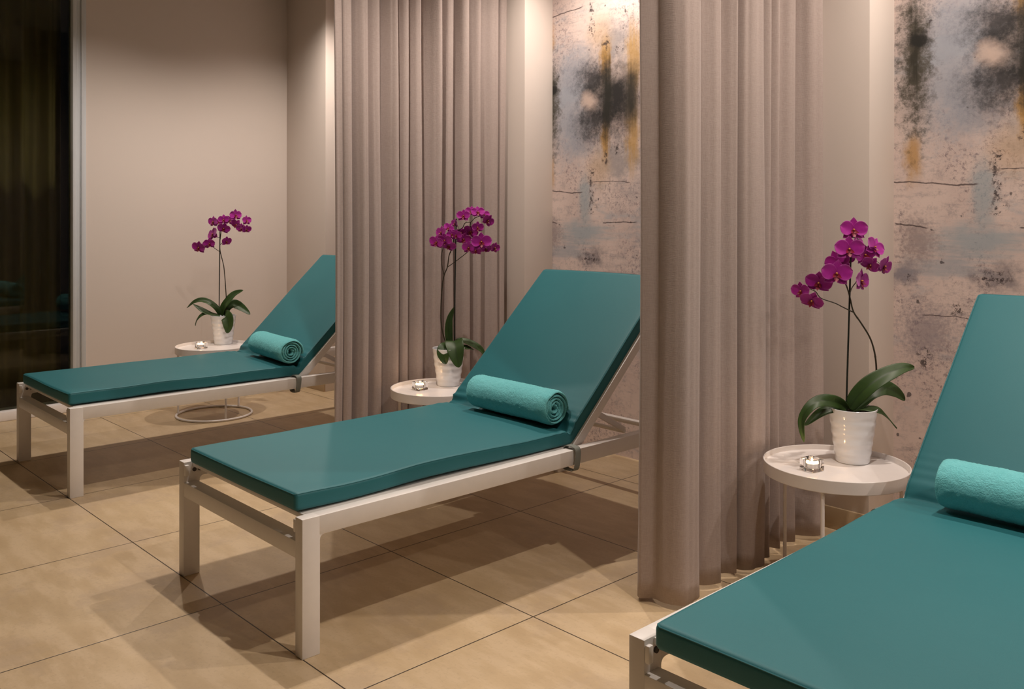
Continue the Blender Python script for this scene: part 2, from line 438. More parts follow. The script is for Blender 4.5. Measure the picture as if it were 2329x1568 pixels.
# ------------------------------------------------------------------ lounger
W, A_, B_, HH, RD = .764, .0363, .0525, .36, .05
LEN = 1.745
ANG = math.radians(43.5)
def make_lounger(loc, rz, label, seed, cdx=0.0, cdy=0.0):
    rnd = random.Random(seed)
    t = thing('sun_lounger', label, 'sun lounger', loc, rz, 'white framed sun loungers in a row')
    wm = M['white_metal']
    for (x0, x1) in ((-A_, 0), (-W, -W + A_)):
        bm = bmesh.new(); box(bm, x0, x1, B_ - .004, LEN - B_ + .004, HH - RD, HH, .002)
        for (y0, sg) in ((B_, 1), (LEN - B_, -1)):       # small fillets where rail meets leg
            n = 5; r = .012
            pr = [(y0 - sg * .002, HH - RD + .002), (y0 - sg * .002, HH - RD - r)] + [(y0 + sg * (r - r * math.cos(PI / 2 * k / n)) , HH - RD - r + r * math.sin(PI / 2 * k / n)) for k in range(n + 1)] + [(y0 + sg * r, HH - RD + .002)]
            va = [bm.verts.new((x0 + .001, p[0], p[1])) for p in pr]; vb = [bm.verts.new((x1 - .001, p[0], p[1])) for p in pr]
            bm.faces.new(va); bm.faces.new(vb[::-1])
            for k in range(len(pr)):
                k2 = (k + 1) % len(pr); bm.faces.new((va[k2], va[k], vb[k], vb[k2]))
        finish('side_rail', bm, wm, t)
        for y0 in (0, LEN - B_):
            bm = bmesh.new(); box(bm, x0, x1, y0, y0 + B_, 0, HH, .002); finish('leg', bm, wm, t)
    for (y0, y1, z0) in ((.0008, .0448, .252), (LEN - .040, LEN - .012, .280)):
        bm = bmesh.new(); box(bm, -W + A_ - .002, -A_ + .002, y0, y1, z0, .297, .002); finish('crossbar', bm, wm, t)
    # sling the cushion lies on, its foot-end bar and corner brackets
    bm = bmesh.new(); box(bm, -W + A_, -A_, .028, .036, .344, .3575, .002); box(bm, -W + A_, -A_, .036, 1.062, .350, .3575, .0015)
    finish('seat_sling', bm, wm, t)
    for x in (-A_ - .006, -W + A_ + .006):
        bm = bmesh.new(); box(bm, x - .0055, x + .0055, -.0, .014, .318, .352, .003)
        br = finish('corner_bracket', bm, wm, t)
    bm = bmesh.new()
    for y in (.034, .052):
        for x, s in ((-W + A_, 1), (-A_, -1)):
            bm = bmesh.new(); tube(bm, [(x - s * .001, y, .333), (x + s * .004, y, .333)], .0062, 12)
            finish('bolt', bm, M['dark_rubber'], t)
    # tilting backrest frame
    ty, tz = math.cos(ANG), math.sin(ANG)
    y0, z0 = 1.068, .350
    Mb = Matrix(((1, 0, 0, 0), (0, ty, -tz, y0), (0, tz, ty, z0), (0, 0, 0, 1)))   # local y runs up the backrest
    bm = bmesh.new()
    for x in (-.072, -W + .042): box(bm, x, x + .030, .0, .72, -.016, .016, .002, M=Mb)
    box(bm, -W + .042, -.042, .69, .72, -.014, .014, .002, M=Mb)
    box(bm, -W + .071, -.071, .03, .69, -.004, .004, .001, M=Mb)
    finish('backrest_frame', bm, wm, t)
    bm = bmesh.new()
    for x in (-.090, -W + .078):
        box(bm, x, x + .012, 0, .235, -.010, .010, .002, M=Matrix.Translation((0, 1.165, .470)) @ Matrix.Rotation(-math.radians(29), 4, 'X'))
    tube(bm, [(-W + .08, 1.368, .352), (-.08, 1.368, .352)], .008, 10)
    finish('backrest_support', bm, wm, t)
    # cushion: one folded pad
    TH = .050; hw = .328; cxm = -W / 2
    top = []
    zt = .411; ycr = 1.052; rf = .014
    y = .022
    prof = []                      # (y, z, phi) along the top surface
    N1 = 120
    yend = ycr - rf * math.tan(ANG / 2)
    for k in range(N1 + 1): prof.append((.022 + (yend - .022) * k / N1, zt, 0.0))
    for k in range(1, 14):
        a = ANG * k / 14
        prof.append((yend + rf * math.sin(a), zt + rf * (1 - math.cos(a)), a))
    ys, zs = ycr + rf * math.tan(ANG / 2) * math.cos(ANG), zt + rf * math.tan(ANG / 2) * math.sin(ANG)
    ye, ze = 1.568, .905
    LB = math.hypot(ye - ys, ze - zs)
    N2 = 130
    for k in range(N2 + 1): prof.append((ys + LB * k / N2 * ty, zs + LB * k / N2 * tz, ANG))
    bm = bmesh.new()
    rc = .011
    NX = 30; NS = 6
    seam_l = []; rings = []
    n_prof = len(prof)
    cum = [0.0]
    for i in range(1, n_prof): cum.append(cum[-1] + math.hypot(prof[i][0] - prof[i - 1][0], prof[i][1] - prof[i - 1][1]))
    tot = cum[-1]; s_cr = cum[N1 + 7]
    def ring_shape(inset):
        h = hw - inset; tt = TH - 2 * inset; r = max(rc - inset * .6, .002)
        pts = []
        for k in range(NX + 1): pts.append((-h + r + (2 * h - 2 * r) * k / NX, -inset))
        for k in range(1, NS): a = PI / 2 * k / NS; pts.append((h - r + r * math.sin(a), -inset - r + r * math.cos(a)))
        for k in range(3): pts.append((h, -inset - r - (tt - 2 * r) * k / 2))
        for k in range(1, NS): a = PI / 2 * k / NS; pts.append((h - r + r * math.cos(a), -inset - tt + r - r * math.sin(a)))
        for k in range(NX + 1): pts.append((h - r - (2 * h - 2 * r) * k / NX, -inset - tt))
        for k in range(1, NS): a = PI / 2 * k / NS; pts.append((-h + r - r * math.sin(a), -inset - tt + r - r * math.cos(a)))
        for k in range(3): pts.append((-h, -inset - tt + r + (tt - 2 * r) * k / 2))
        for k in range(1, NS): a = PI / 2 * k / NS; pts.append((-h + r - r * math.cos(a), -inset - r + r * math.sin(a)))
        return pts
    stations = []
    for k in range(5):
        a = PI / 2 * k / 5; stations.append((0, -rc + rc * (1 - math.cos(a)) + rc * 0, rc * (1 - math.sin(a))))
    # stations: (profile index, extra distance beyond end, inset)
    st = [(0, -rc * math.cos(PI / 2 * k / 5) + rc, rc * (1 - math.sin(PI / 2 * k / 5))) for k in range(5)]
    mid = [(i, 0, 0) for i in range(n_prof)]
    st = [(0, -(rc) * math.cos(PI / 2 * k / 5), rc * (1 - math.sin(PI / 2 * k / 5))) for k in range(5)] + mid + [(n_prof - 1, rc * math.sin(PI / 2 * k / 5), rc * (1 - math.cos(PI / 2 * k / 5))) for k in range(1, 6)]
    off = Vector((seed * 3.1, seed * 1.7, 0))
    for (i, ext, inset) in st:
        yy, zz, ph = prof[i]; sdist = cum[i] + ext
        cyv, czv = math.cos(ph), math.sin(ph)
        ring = []
        for (px, pn) in ring_shape(inset):
            amp = 0.0
            topness = 1.0 if pn > -TH * .55 else 0.0
            ds = sdist - s_cr
            xr = px / hw
            if ds > 0:
                wr = .0085 * math.exp(-ds / .036) * (.6 + .8 * noise.noise(Vector((px * 9, ds * 12, seed + 7)))) * (.25 + 1.1 * max(0, abs(xr) - .3))
                amp += wr * math.sin(2 * PI * (ds / .030 + .8 * noise.noise(Vector((px * 5, ds * 4, seed)))))
            else:
                wr = .003 * math.exp(ds / .05)
                amp += wr * math.sin(2 * PI * ds / .05 + px * 12)
            amp += .0022 * noise.noise(Vector((px * 4, sdist * 4, seed * 5.0)) + off)
            amp += .004 * (1 - xr * xr) * min(1, sdist / .1) * (1 if topness else 0) - .002
            # crease pinch and hem lift along the near edge
            lift = 0.0
            if ds < -.1: lift = .007 * max(0, xr) ** 2 * math.exp(-((sdist - .33 - .05 * seed) / .16) ** 2) + .003 * max(0, xr) * max(0, math.sin(sdist * 9 + seed))
            nn = pn + amp * (1 if topness else .0) + lift
            if ds > -.05 and ds < .05 and topness: nn -= .011 * math.exp(-((ds - .004) / .016) ** 2)
            sway = .003 * noise.noise(Vector((sdist * 3, seed * 2.0, 5)))
            bx = cxm + px + sway * (1 if px > 0 else -1)
            y_ = yy + ext * cyv - nn * czv + cdy * max(0, 1 - sdist / .9)
            bx += cdx * max(0, 1 - sdist / 1.0)
            z_ = zz + ext * czv + nn * cyv
            if z_ < .3605 and ph < .05: z_ = .3605
            ring.append(bm.verts.new((bx, y_, z_)))
        rings.append(ring)
    m = len(rings[0])
    for a, c in zip(rings, rings[1:]):
        for k in range(m): bm.faces.new((a[k], a[(k + 1) % m], c[(k + 1) % m], c[k]))
    bm.faces.new(rings[0]); bm.faces.new(rings[-1][::-1])
    # path of the sewn edge, read off the pad just outside its top edge
    iR = NX + 3; iL = m - 3
    seamR = [rings[j][iR].co.copy() for j in range(4, len(rings) - 4, 2)]
    seamL = [rings[j][iL].co.copy() for j in range(4, len(rings) - 4, 2)]
    foot = [rings[2][k].co.copy() for k in range(0, NX + 1)]
    head = [rings[-3][k].co.copy() for k in range(0, NX + 1)]
    cush = finish('cushion', bm, M['teal'], t, angle=60)
    bm = bmesh.new(); loop = seamR[::-1] + [Vector((p.x, p.y - .0005, p.z)) for p in foot[::-1]] + seamL + head
    tube(bm, loop, .0016, 6, closed=True)
    finish('piping', bm, M['teal'], cush)
    # elastic strap round the rail, its buckle end below
    for x0 in (-.018, -W + .018):
        bm = bmesh.new(); pts = []
        n = 20
        ex, ez = .0235 + .004, .0295 + .009
        for k in range(n):
            a = 2 * PI * k / n
            q = 4
            ca, sa = math.cos(a), math.sin(a)
            px = x0 + (abs(ca) ** (2 / q)) * ex * (1 if ca > 0 else -1); pz = .335 - .004 + (abs(sa) ** (2 / q)) * ez * (1 if sa > 0 else -1)
            if x0 > -.2: px += .003 * (1 if ca > 0 else 0)
            pts.append((px, pz))
        wv = .0125; th = .0022
        ro = []
        for (px, pz) in pts:
            dx, dz = px - x0, pz - .331; l = math.hypot(dx, dz); ux, uz = dx / l, dz / l
            sh = .004 * math.sin((pz - .33) * 40)
            ro.append([bm.verts.new((px + ux * o1, 1.018 + sh + o2, pz + uz * o1)) for (o1, o2) in ((0, -wv), (th, -wv), (th, wv), (0, wv))])
        for k in range(n):
            a, c = ro[k], ro[(k + 1) % n]
            for j in range(4): bm.faces.new((a[j], a[(j + 1) % 4], c[(j + 1) % 4], c[j]))
        finish('strap', bm, M['strap'], cush, angle=50)
    return t

BEDS = [((-1.4236, -.1402, 0), -.0098), ((.3723, -.1432, 0), -.0076), ((2.1085, -.024, 0), .0)]
make_lounger(*BEDS[0], 'white framed lounger with teal cushion, farthest of the three, beside the dark window', 1)
make_lounger(*BEDS[1], 'white framed lounger with teal cushion standing between the two curtains, middle of the three', 2)
make_lounger(*BEDS[2], 'white framed lounger with teal cushion cut off by the right edge, nearest of the three', 3, .016, -.027)

# ------------------------------------------------------------------ rolled towels
def make_towel(loc, rz, length, label, seed, turns=4.3, r_out=.066, squash=1.0):
    rnd = random.Random(seed)
    bm = bmesh.new()
    pitch = .0118
    th = .0098
    n_t = int(turns * 40)
    NX = 44
    rings = []
    for i in range(n_t + 1):
        a = 2 * PI * i / 40
        r = r_out - pitch * a / (2 * PI)
        wob = .0030 * noise.noise(Vector((a * .7, seed, 0)))
        r += wob
        th_i = th * (1 if i > 3 else (.45 + .55 * i / 3))
        ex = .004 * noise.noise(Vector((a * .35, seed * 3, 1.0))) + (.006 * noise.noise(Vector((a * 1.1, seed * 3, 4.0))))
        ex -= .009 * a / (2 * PI) / turns
        x1 = length / 2 + ex; x0 = -length / 2 - .004 * noise.noise(Vector((a * .5, seed * 3, 9.0)))
        ring = []
        def P(x, rr):
            aa = a - .35
            # flattened where it rests
            cy_, cz_ = rr * math.cos(aa) , rr * math.sin(aa)
            if cz_ < -r_out * .93: cz_ = -r_out * .93 + (cz_ + r_out * .93) * .2
            s_end = max(0, abs(x) - (length / 2 - .03)) / .03
            k = 1 - .05 * s_end * s_end
            return Vector((x, cy_ * k, cz_ * k * squash))
        xs = [x0 + (x1 - x0) * k / NX for k in range(NX + 1)]
        for k, x in enumerate(xs):
            inn = .002 if k in (0, NX) else 0
            rr = r - inn
            rr += .0011 * noise.noise(Vector((x * 60, a * 3.1, seed))) + .0022 * noise.noise(Vector((x * 11, a * 1.2, seed + 3)))
            ring.append(bm.verts.new(P(x, rr)))
        ring.append(bm.verts.new(P(x1 + .003, r - th_i / 2)))
        for k, x in enumerate(xs[::-1]):
            inn = .002 if k in (0, NX) else 0
            ring.append(bm.verts.new(P(x, r - th_i + inn)))
        ring.append(bm.verts.new(P(x0 - .003, r - th_i / 2)))
        rings.append(ring)
    m = len(rings[0])
    for a, c in zip(rings, rings[1:]):
        for k in range(m): bm.faces.new((a[k], a[(k + 1) % m], c[(k + 1) % m], c[k]))
    bm.faces.new(rings[0]); bm.faces.new(rings[-1][::-1])
    o = finish('rolled_towel', bm, M['terry'], angle=80, loc=loc)
    o.rotation_euler = (0, 0, rz)
    sub = o.modifiers.new('sub', 'SUBSURF'); sub.levels = sub.render_levels = 1
    tx = bpy.data.textures.new('terry_loops', 'CLOUDS'); tx.noise_scale = .006; tx.noise_depth = 2
    dm = o.modifiers.new('loops', 'DISPLACE'); dm.texture = tx; dm.strength = .0035; dm.mid_level = .5
    tag(o, label, 'towel', 'rolled turquoise towels on the loungers')
    return o
make_towel((-1.672, .900, .4765), -.10, .41, 'rolled turquoise towel on the farthest lounger, its spiral end showing', 1)
make_towel((.062, .902, .4765), -.02, .425, 'rolled turquoise towel on the middle lounger, beside the orchid table', 2)
make_towel((1.735, .985, .4765), .0, .425, 'rolled turquoise towel on the nearest lounger, cut off by the right edge', 3, turns=4.1)

# ------------------------------------------------------------------ side tables
def make_table(loc, ang, label):
    t = thing('side_table', label, 'side table', loc, ang, 'round white side tables beside the loungers')
    bm = bmesh.new()
    lathe(bm, [(0, .372), (.2025, .372), (.2035, .358), (.2105, .358), (.2112, .3595), (.2112, .394), (.2105, .395), (.2070, .395), (.2063, .394), (.2063, .380), (.2045, .378), (0, .378)], 96)
    finish('tray', bm, M['table_white'], t, angle=22)
    bm = bmesh.new(); tube(bm, [(.2045 * math.cos(2 * PI * k / 72), .2045 * math.sin(2 * PI * k / 72), .0065) for k in range(72)], .0065, 12, closed=True)
    finish('base_ring', bm, M['table_white'], t)
    for k in range(3):
        a = 2 * PI * k / 3
        bm = bmesh.new(); tube(bm, [(.2 * math.cos(a), .2 * math.sin(a), .010), (.2 * math.cos(a), .2 * math.sin(a), .3715)], .0058, 12)
        finish('leg', bm, M['table_white'], t)
    return t
TABS = [((-2.4744, .9634, 0), math.radians(-8)), ((-.6386, 1.1214, 0), math.radians(-37)), ((1.104, 1.2491, 0), math.radians(-73))]
make_table(*TABS[0], 'round white metal side table behind the farthest lounger, its ring base visible')
make_table(*TABS[1], 'round white metal side table left of the middle lounger, in front of the left curtain')
make_table(*TABS[2], 'round white metal side table left of the nearest lounger, in front of the right curtain')

# ------------------------------------------------------------------ tealights
def make_candle(x, y, rz, where, z=.3782):
    t = thing('candle_holder', 'square clear glass candle holder with a lit tealight on the %s' % where, 'candle holder', (x, y, z), rz, 'glass candle holders')
    bm = bmesh.new(); n = 48
    def sq(r, k, q):
        a = 2 * PI * k / n; ca, sa = math.cos(a), math.sin(a)
        s = (abs(ca) ** q + abs(sa) ** q) ** (-1 / q)
        return r * s * ca, r * s * sa
    rings = []
    for (r, z_, q) in ((.0245, 0, 8), (.0270, .0025, 8), (.0270, .032, 8), (.0258, .035, 7), (.0215, .036, 2), (.0205, .0345, 2), (.0198, .0105, 2), (.0185, .0085, 2)):
        rings.append([bm.verts.new((*sq(r, k, q), z_)) for k in range(n)])
    for a, c in zip(rings, rings[1:]):
        for k in range(n): bm.faces.new((a[k], a[(k + 1) % n], c[(k + 1) % n], c[k]))
    bm.faces.new(rings[0][::-1]); bm.faces.new(rings[-1])
    finish('glass_cup', bm, M['glass'], t, angle=30)
    c = thing('tealight', 'lit cream tealight inside the glass holder on the %s' % where, 'candle', (x, y, z + .0088), rz, 'lit tealights')
    bm = bmesh.new(); lathe(bm, [(0, 0), (.0180, 0), (.0185, .001), (.0185, .0135), (.0180, .0135), (.0180, .0013), (0, .0013)], 32); finish('metal_cup', bm, M['alu'], c)
    bm = bmesh.new(); lathe(bm, [(0, .0016), (.0177, .0016), (.0177, .0128), (.0165, .0132), (.006, .0118), (0, .0112)], 32); finish('wax', bm, M['wax'], c)
    bm = bmesh.new(); tube(bm, [(0, 0, .0105), (.0004, 0, .0145), (.001, 0, .0165)], .0007, 6); finish('wick', bm, M['wick'], c)
    bm = bmesh.new(); lathe(bm, [(0, .0), (.0026, .0018), (.0040, .0045), (.0034, .0075), (.0018, .0110), (.0005, .0135), (0, .0145)], 16)
    finish('flame', bm, M['flame'], c, loc=(.0006, 0, .0145))
    li = bpy.data.lights.new('tealight_glow', 'POINT'); li.energy = .12; li.color = (1, .6, .28); li.shadow_soft_size = .004
    lo = bpy.data.objects.new('tealight_glow', li); lo.location = (x, y, z + .052); link(lo)
make_candle(-2.512, .902, .1, 'table beside the farthest lounger')
make_candle(-.714, 1.072, .0, 'table beside the middle lounger')
make_candle(1.068, 1.172, -.15, 'table beside the nearest lounger')

# ------------------------------------------------------------------ orchids
ORCH = json.loads('''[{"stake":[[-0.0245,0,0.1666],[-0.0245,0,0.2224],[-0.0212,0,0.5516],[-0.0189,0,0.7469]],"stems":[[[0.0079,0,0.1666],[0.0168,0,0.2279],[0.0162,0,0.2782],[0.0123,0,0.3395],[0.0034,0,0.4456],[-0.0089,0,0.5014],[-0.0189,0,0.546],[-0.0212,0,0.5906],[-0.0156,0,0.6353],[-0.0117,0,0.6688],[-0.0033,0,0.6967],[0.019,0,0.7162],[0.0525,0,0.7246],[0.0776,0,0.7123],[0.1083,0,0.6967],[0.1306,0,0.6827]],[[-0.0223,0,0.5404],[-0.0535,0,0.5616],[-0.0786,0,0.5795],[-0.1093,0,0.5711],[-0.1372,0,0.5627]],[[-0.0172,0,0.5823],[-0.0061,0,0.5918],[0.0134,0,0.6018]],[[-0.02,0,0.6241],[-0.034,0,0.6241],[-0.0535,0,0.6353]]],"flowers":[[-0.0535,-0.01,0.7151,0.0257,-45,0,0],[-0.0267,0.0,0.7145,0.0201,20,0,0],[0.009,-0.02,0.7268,0.0268,-5,5,0],[0.033,0.01,0.7246,0.0223,50,0,20],[0.0051,-0.01,0.6771,0.0257,20,-25,15],[0.0692,0,0.7525,0.0268,65,5,0],[0.0793,0,0.6978,0.0268,-30,-20,40],[0.1094,-0.01,0.6771,0.0223,-20,-20,0],[0.1334,0,0.7218,0.0223,72,10,0],[0.1373,-0.01,0.6716,0.0201,50,-20,0],[-0.058,0,0.6409,0.0324,-55,20,-20],[0.0162,0,0.6007,0.0223,65,-20,0],[-0.0786,0,0.5879,0.029,-15,-15,0],[-0.1082,0.02,0.5784,0.0201,-50,0,0],[-0.1383,-0.01,0.5655,0.0301,-20,-20,10]],"leaves":[[[[-0.02,0,0.1721],[-0.0368,-0.01,0.2112],[-0.0758,-0.02,0.2447],[-0.1205,-0.02,0.2586],[-0.1651,-0.02,0.2475],[-0.207,-0.02,0.2112]],0.0279,[0,-0.7,0.7]],[[[-0.02,0,0.1666],[-0.0591,-0.02,0.1749],[-0.0982,-0.03,0.1917],[-0.1344,-0.03,0.214],[-0.1679,-0.03,0.2363]],0.0257,[0,-0.6,0.8]],[[[-0.0368,-0.01,0.1666],[-0.0814,-0.03,0.1805],[-0.1149,-0.04,0.1721],[-0.14,-0.04,0.1442],[-0.1512,-0.04,0.1107]],0.0167,[-0.2,-0.6,0.7]],[[[-0.0117,0,0.1666],[0.0023,-0.01,0.2112],[0.0274,-0.01,0.2503],[0.0637,0,0.2921],[0.1167,0,0.3144]],0.0413,[-0.3,-0.8,0.5]],[[[0.0023,0.0,0.1666],[0.0246,0.01,0.214],[0.0581,0.02,0.2307],[0.1083,0.01,0.2084],[0.1569,0,0.1721]],0.0458,[0,-0.8,0.6]],[[[0.0079,0,0.1666],[0.0274,-0.05,0.1721],[0.0469,-0.07,0.1554],[0.0536,-0.08,0.1107],[0.0469,-0.08,0.0728]],0.0547,[0.1,-0.95,0.2]]]},{"stake":[[0.0255,0,0.1626],[0.0255,0,0.2066],[0.0299,0,0.5421],[0.0338,0,0.7429]],"stems":[[[-0.0025,0,0.1626],[-0.0097,0,0.1791],[-0.0245,0,0.2286],[-0.0328,0,0.2726],[-0.0344,0,0.3221],[-0.0328,0,0.3771],[-0.0284,0,0.4431],[-0.0201,0,0.4898],[-0.0053,0,0.5283],[0.0013,0,0.5751],[0.0112,0,0.6026],[0.0195,0,0.6356],[0.0277,0.01,0.6686],[0.0442,0.01,0.6906],[0.0618,0,0.7027],[0.0745,0,0.7247],[0.0993,0,0.7291],[0.1169,0,0.7456],[0.1433,0,0.7539],[0.1708,0,0.7401]],[[-0.0201,0,0.4909],[-0.0289,0,0.5256],[-0.0328,0,0.5586],[-0.0317,0,0.5861],[-0.0245,0,0.6108],[-0.019,0,0.6411]],[[-0.0031,0,0.5283],[0.0332,0,0.5542],[0.08,0,0.5905],[0.1103,0,0.6191],[0.1543,0,0.6328],[0.201,0,0.6136]],[[0.0993,0,0.7291],[0.0965,0,0.7071],[0.1213,0,0.7044]]],"flowers":[[-0.052,-0.01,0.6383,0.0253,-35,-10,10],[-0.0317,0.01,0.6807,0.0231,-60,10,0],[0.0002,0,0.7005,0.0209,-10,15,30],[-0.0152,-0.02,0.6477,0.0253,-20,-20,0],[0.0013,-0.01,0.6246,0.0231,10,-35,20],[0.0123,-0.01,0.673,0.0209,30,0,-20],[0.0288,0.01,0.7225,0.0165,-70,0,0],[0.0343,-0.01,0.6697,0.0231,-20,-15,0],[0.0651,0.01,0.6521,0.0242,20,-20,15],[0.0563,0.02,0.6796,0.0209,-20,10,0],[0.0673,-0.02,0.7555,0.0253,-15,10,0],[0.1004,0.01,0.7742,0.0198,-30,20,0],[0.1301,0,0.7709,0.022,15,20,0],[0.157,0.02,0.7594,0.0187,40,20,0],[0.1735,-0.01,0.7357,0.022,45,-20,30],[0.1279,-0.01,0.7044,0.0209,35,-10,0],[0.0993,0.01,0.6862,0.0242,-20,-20,20],[0.091,-0.01,0.6147,0.0264,-25,-15,0],[0.1466,-0.03,0.64,0.0374,8,3,0],[0.1213,0,0.6037,0.0209,-20,-40,0],[0.1653,0,0.6108,0.0198,40,-40,0],[0.2038,0,0.6136,0.0198,60,-10,10]],"leaves":[[[[0.0085,0.02,0.1791],[0.0013,0.02,0.2066],[-0.0014,0.02,0.2451],[0.0046,0.02,0.3001],[0.0266,0.02,0.3496]],0.0286,[0.3,-0.95,0]],[[[0.0277,0,0.1846],[0.025,-0.03,0.2022],[0.0332,-0.06,0.1791],[0.0415,-0.075,0.1351],[0.0508,-0.08,0.0922]],0.0616,[0,-0.9,0.4]],[[[0.0112,0,0.1791],[-0.0053,-0.04,0.1763],[-0.0174,-0.06,0.1571],[-0.0135,-0.07,0.1323],[-0.0064,-0.075,0.1065]],0.0484,[-0.2,-0.9,0.3]],[[[0.0277,0,0.1818],[0.0552,0.02,0.1956],[0.0993,0.03,0.1818],[0.1433,0.03,0.1543],[0.1642,0.03,0.1197]],0.0286,[0.2,-0.6,0.75]],[[[0.0387,0,0.1736],[0.0662,0.01,0.1681],[0.0883,0.02,0.1637],[0.1114,0.03,0.1532]],0.0209,[0.2,-0.5,0.8]]]},{"stake":[[-0.0182,0,0.1477],[-0.0193,0,0.1816],[-0.0104,0.0,0.5023],[-0.0057,0.0,0.6901]],"stems":[[[0.0078,0.02,0.1477],[0.0548,0.03,0.1894],[0.0767,0.02,0.2416],[0.0793,0.015,0.2781],[0.0678,0.0,0.3355],[0.0506,-0.005,0.385],[0.0209,-0.008,0.4319],[-0.0015,-0.008,0.4658],[-0.012,-0.008,0.5075],[-0.0234,-0.01,0.544],[-0.0365,0.0,0.5753],[-0.0495,0.01,0.6014],[-0.0506,0.01,0.6249],[-0.0339,0.012,0.6562],[-0.0156,0.012,0.6848],[0.0026,0.01,0.6942],[0.0209,0.01,0.6874],[0.0391,0.01,0.6666],[0.0537,0.01,0.6457],[0.059,0.01,0.6275]],[[-0.0026,-0.008,0.4637],[-0.0339,-0.01,0.4789],[-0.0599,-0.01,0.4919],[-0.1017,-0.01,0.5065],[-0.1173,-0.008,0.5258],[-0.1303,0,0.5336]],[[-0.012,-0.008,0.5232],[-0.0052,-0.005,0.5388],[0.0089,0,0.5545]]],"flowers":[[-0.0114,-0.03,0.7172,0.0407,0,8,0],[-0.0297,-0.045,0.6588,0.0428,-8,5,0],[-0.0662,-0.04,0.5847,0.0448,-12,0,4],[-0.0469,0.0,0.6197,0.0323,-40,-5,-20],[-0.0156,0.0,0.6264,0.0209,40,-30,0],[-0.1095,-0.01,0.5555,0.0344,-35,-25,10],[-0.158,0.005,0.5274,0.0271,-70,-10,0],[-0.134,-0.02,0.5013,0.0302,-40,-40,20],[0.0626,-0.005,0.6629,0.0313,35,20,30],[0.0313,-0.01,0.6421,0.0302,20,-20,-15],[0.047,-0.015,0.6118,0.0261,-20,-45,40],[0.0902,-0.01,0.6066,0.0302,50,-25,20],[0.0141,-0.02,0.5607,0.0344,62,0,8],[0.0183,0.015,0.6744,0.0261,60,10,0]],"leaves":[[[[-0.0104,0,0.1634],[0.0078,-0.01,0.1999],[0.0444,-0.02,0.2416],[0.0965,-0.02,0.2729],[0.1486,-0.01,0.2911],[0.1914,0,0.2922]],0.0417,[0,-0.75,0.65]],[[[-0.0078,0,0.1582],[0.0183,0.01,0.1842],[0.0548,0.02,0.2129],[0.1017,0.03,0.2233],[0.1434,0.03,0.2103],[0.1758,0.03,0.1832]],0.048,[0,-0.8,0.6]],[[[-0.0156,0,0.1582],[-0.0391,-0.01,0.179],[-0.0756,-0.03,0.1931],[-0.1173,-0.04,0.1947],[-0.1538,-0.05,0.1738],[-0.1747,-0.05,0.1321],[-0.1668,-0.05,0.0721]],0.0292,[-0.5,-0.75,0.35]],[[[-0.0182,0,0.1555],[-0.0495,-0.005,0.166],[-0.0808,-0.01,0.1634],[-0.1173,-0.02,0.1477],[-0.159,-0.03,0.1175]],0.0271,[0,-0.75,0.65]],[[[0.0078,0,0.1555],[0.0339,-0.02,0.166],[0.0652,-0.03,0.1634],[0.0913,-0.03,0.1451],[0.1236,-0.03,0.1086]],0.025,[0.2,-0.4,0.9]]]}]''')
def add_edge_attr(me, vals):
    at = me.attributes.new('edge', 'FLOAT', 'POINT')
    for i, v in enumerate(vals): at.data[i].value = v

def petal(bm, vals, L, Wd, ang, cup=.2, tip=.5, base=.25, back=0.0, off=0.0, roundness=1.0, ruffle=0.0, ph=0.0):
    """one tepal in the XZ plane facing -Y, pointing at angle ang from +X"""
    nu, nv = 9, 7
    g = []
    for i in range(nu + 1):
        u = i / nu
        w = Wd / 2 * (math.sin(PI * min(1, (u ** tip)))) ** roundness if u < 1 else 0
        w = max(w, Wd * .5 * base * (1 - u))
        row = []
        for j in range(nv + 1):
            v = (j / nv - .5) * 2
            x = L * u + off; z = w * v
            y = -cup * L * u * u + back * L * u + .35 * abs(v) ** 2 * w * (-1 if cup > 0 else 1) * .5
            y += ruffle * L * math.sin(v * 5 + ph + u * 4) * u * .5
            X = x * math.cos(ang) - z * math.sin(ang); Z = x * math.sin(ang) + z * math.cos(ang)
            row.append(bm.verts.new((X, y, Z))); vals.append(max(u, abs(v) * min(1, u * 3)))
        g.append(row)
    for i in range(nu):
        for j in range(nv):
            bm.faces.new((g[i][j], g[i + 1][j], g[i + 1][j + 1], g[i][j + 1]))

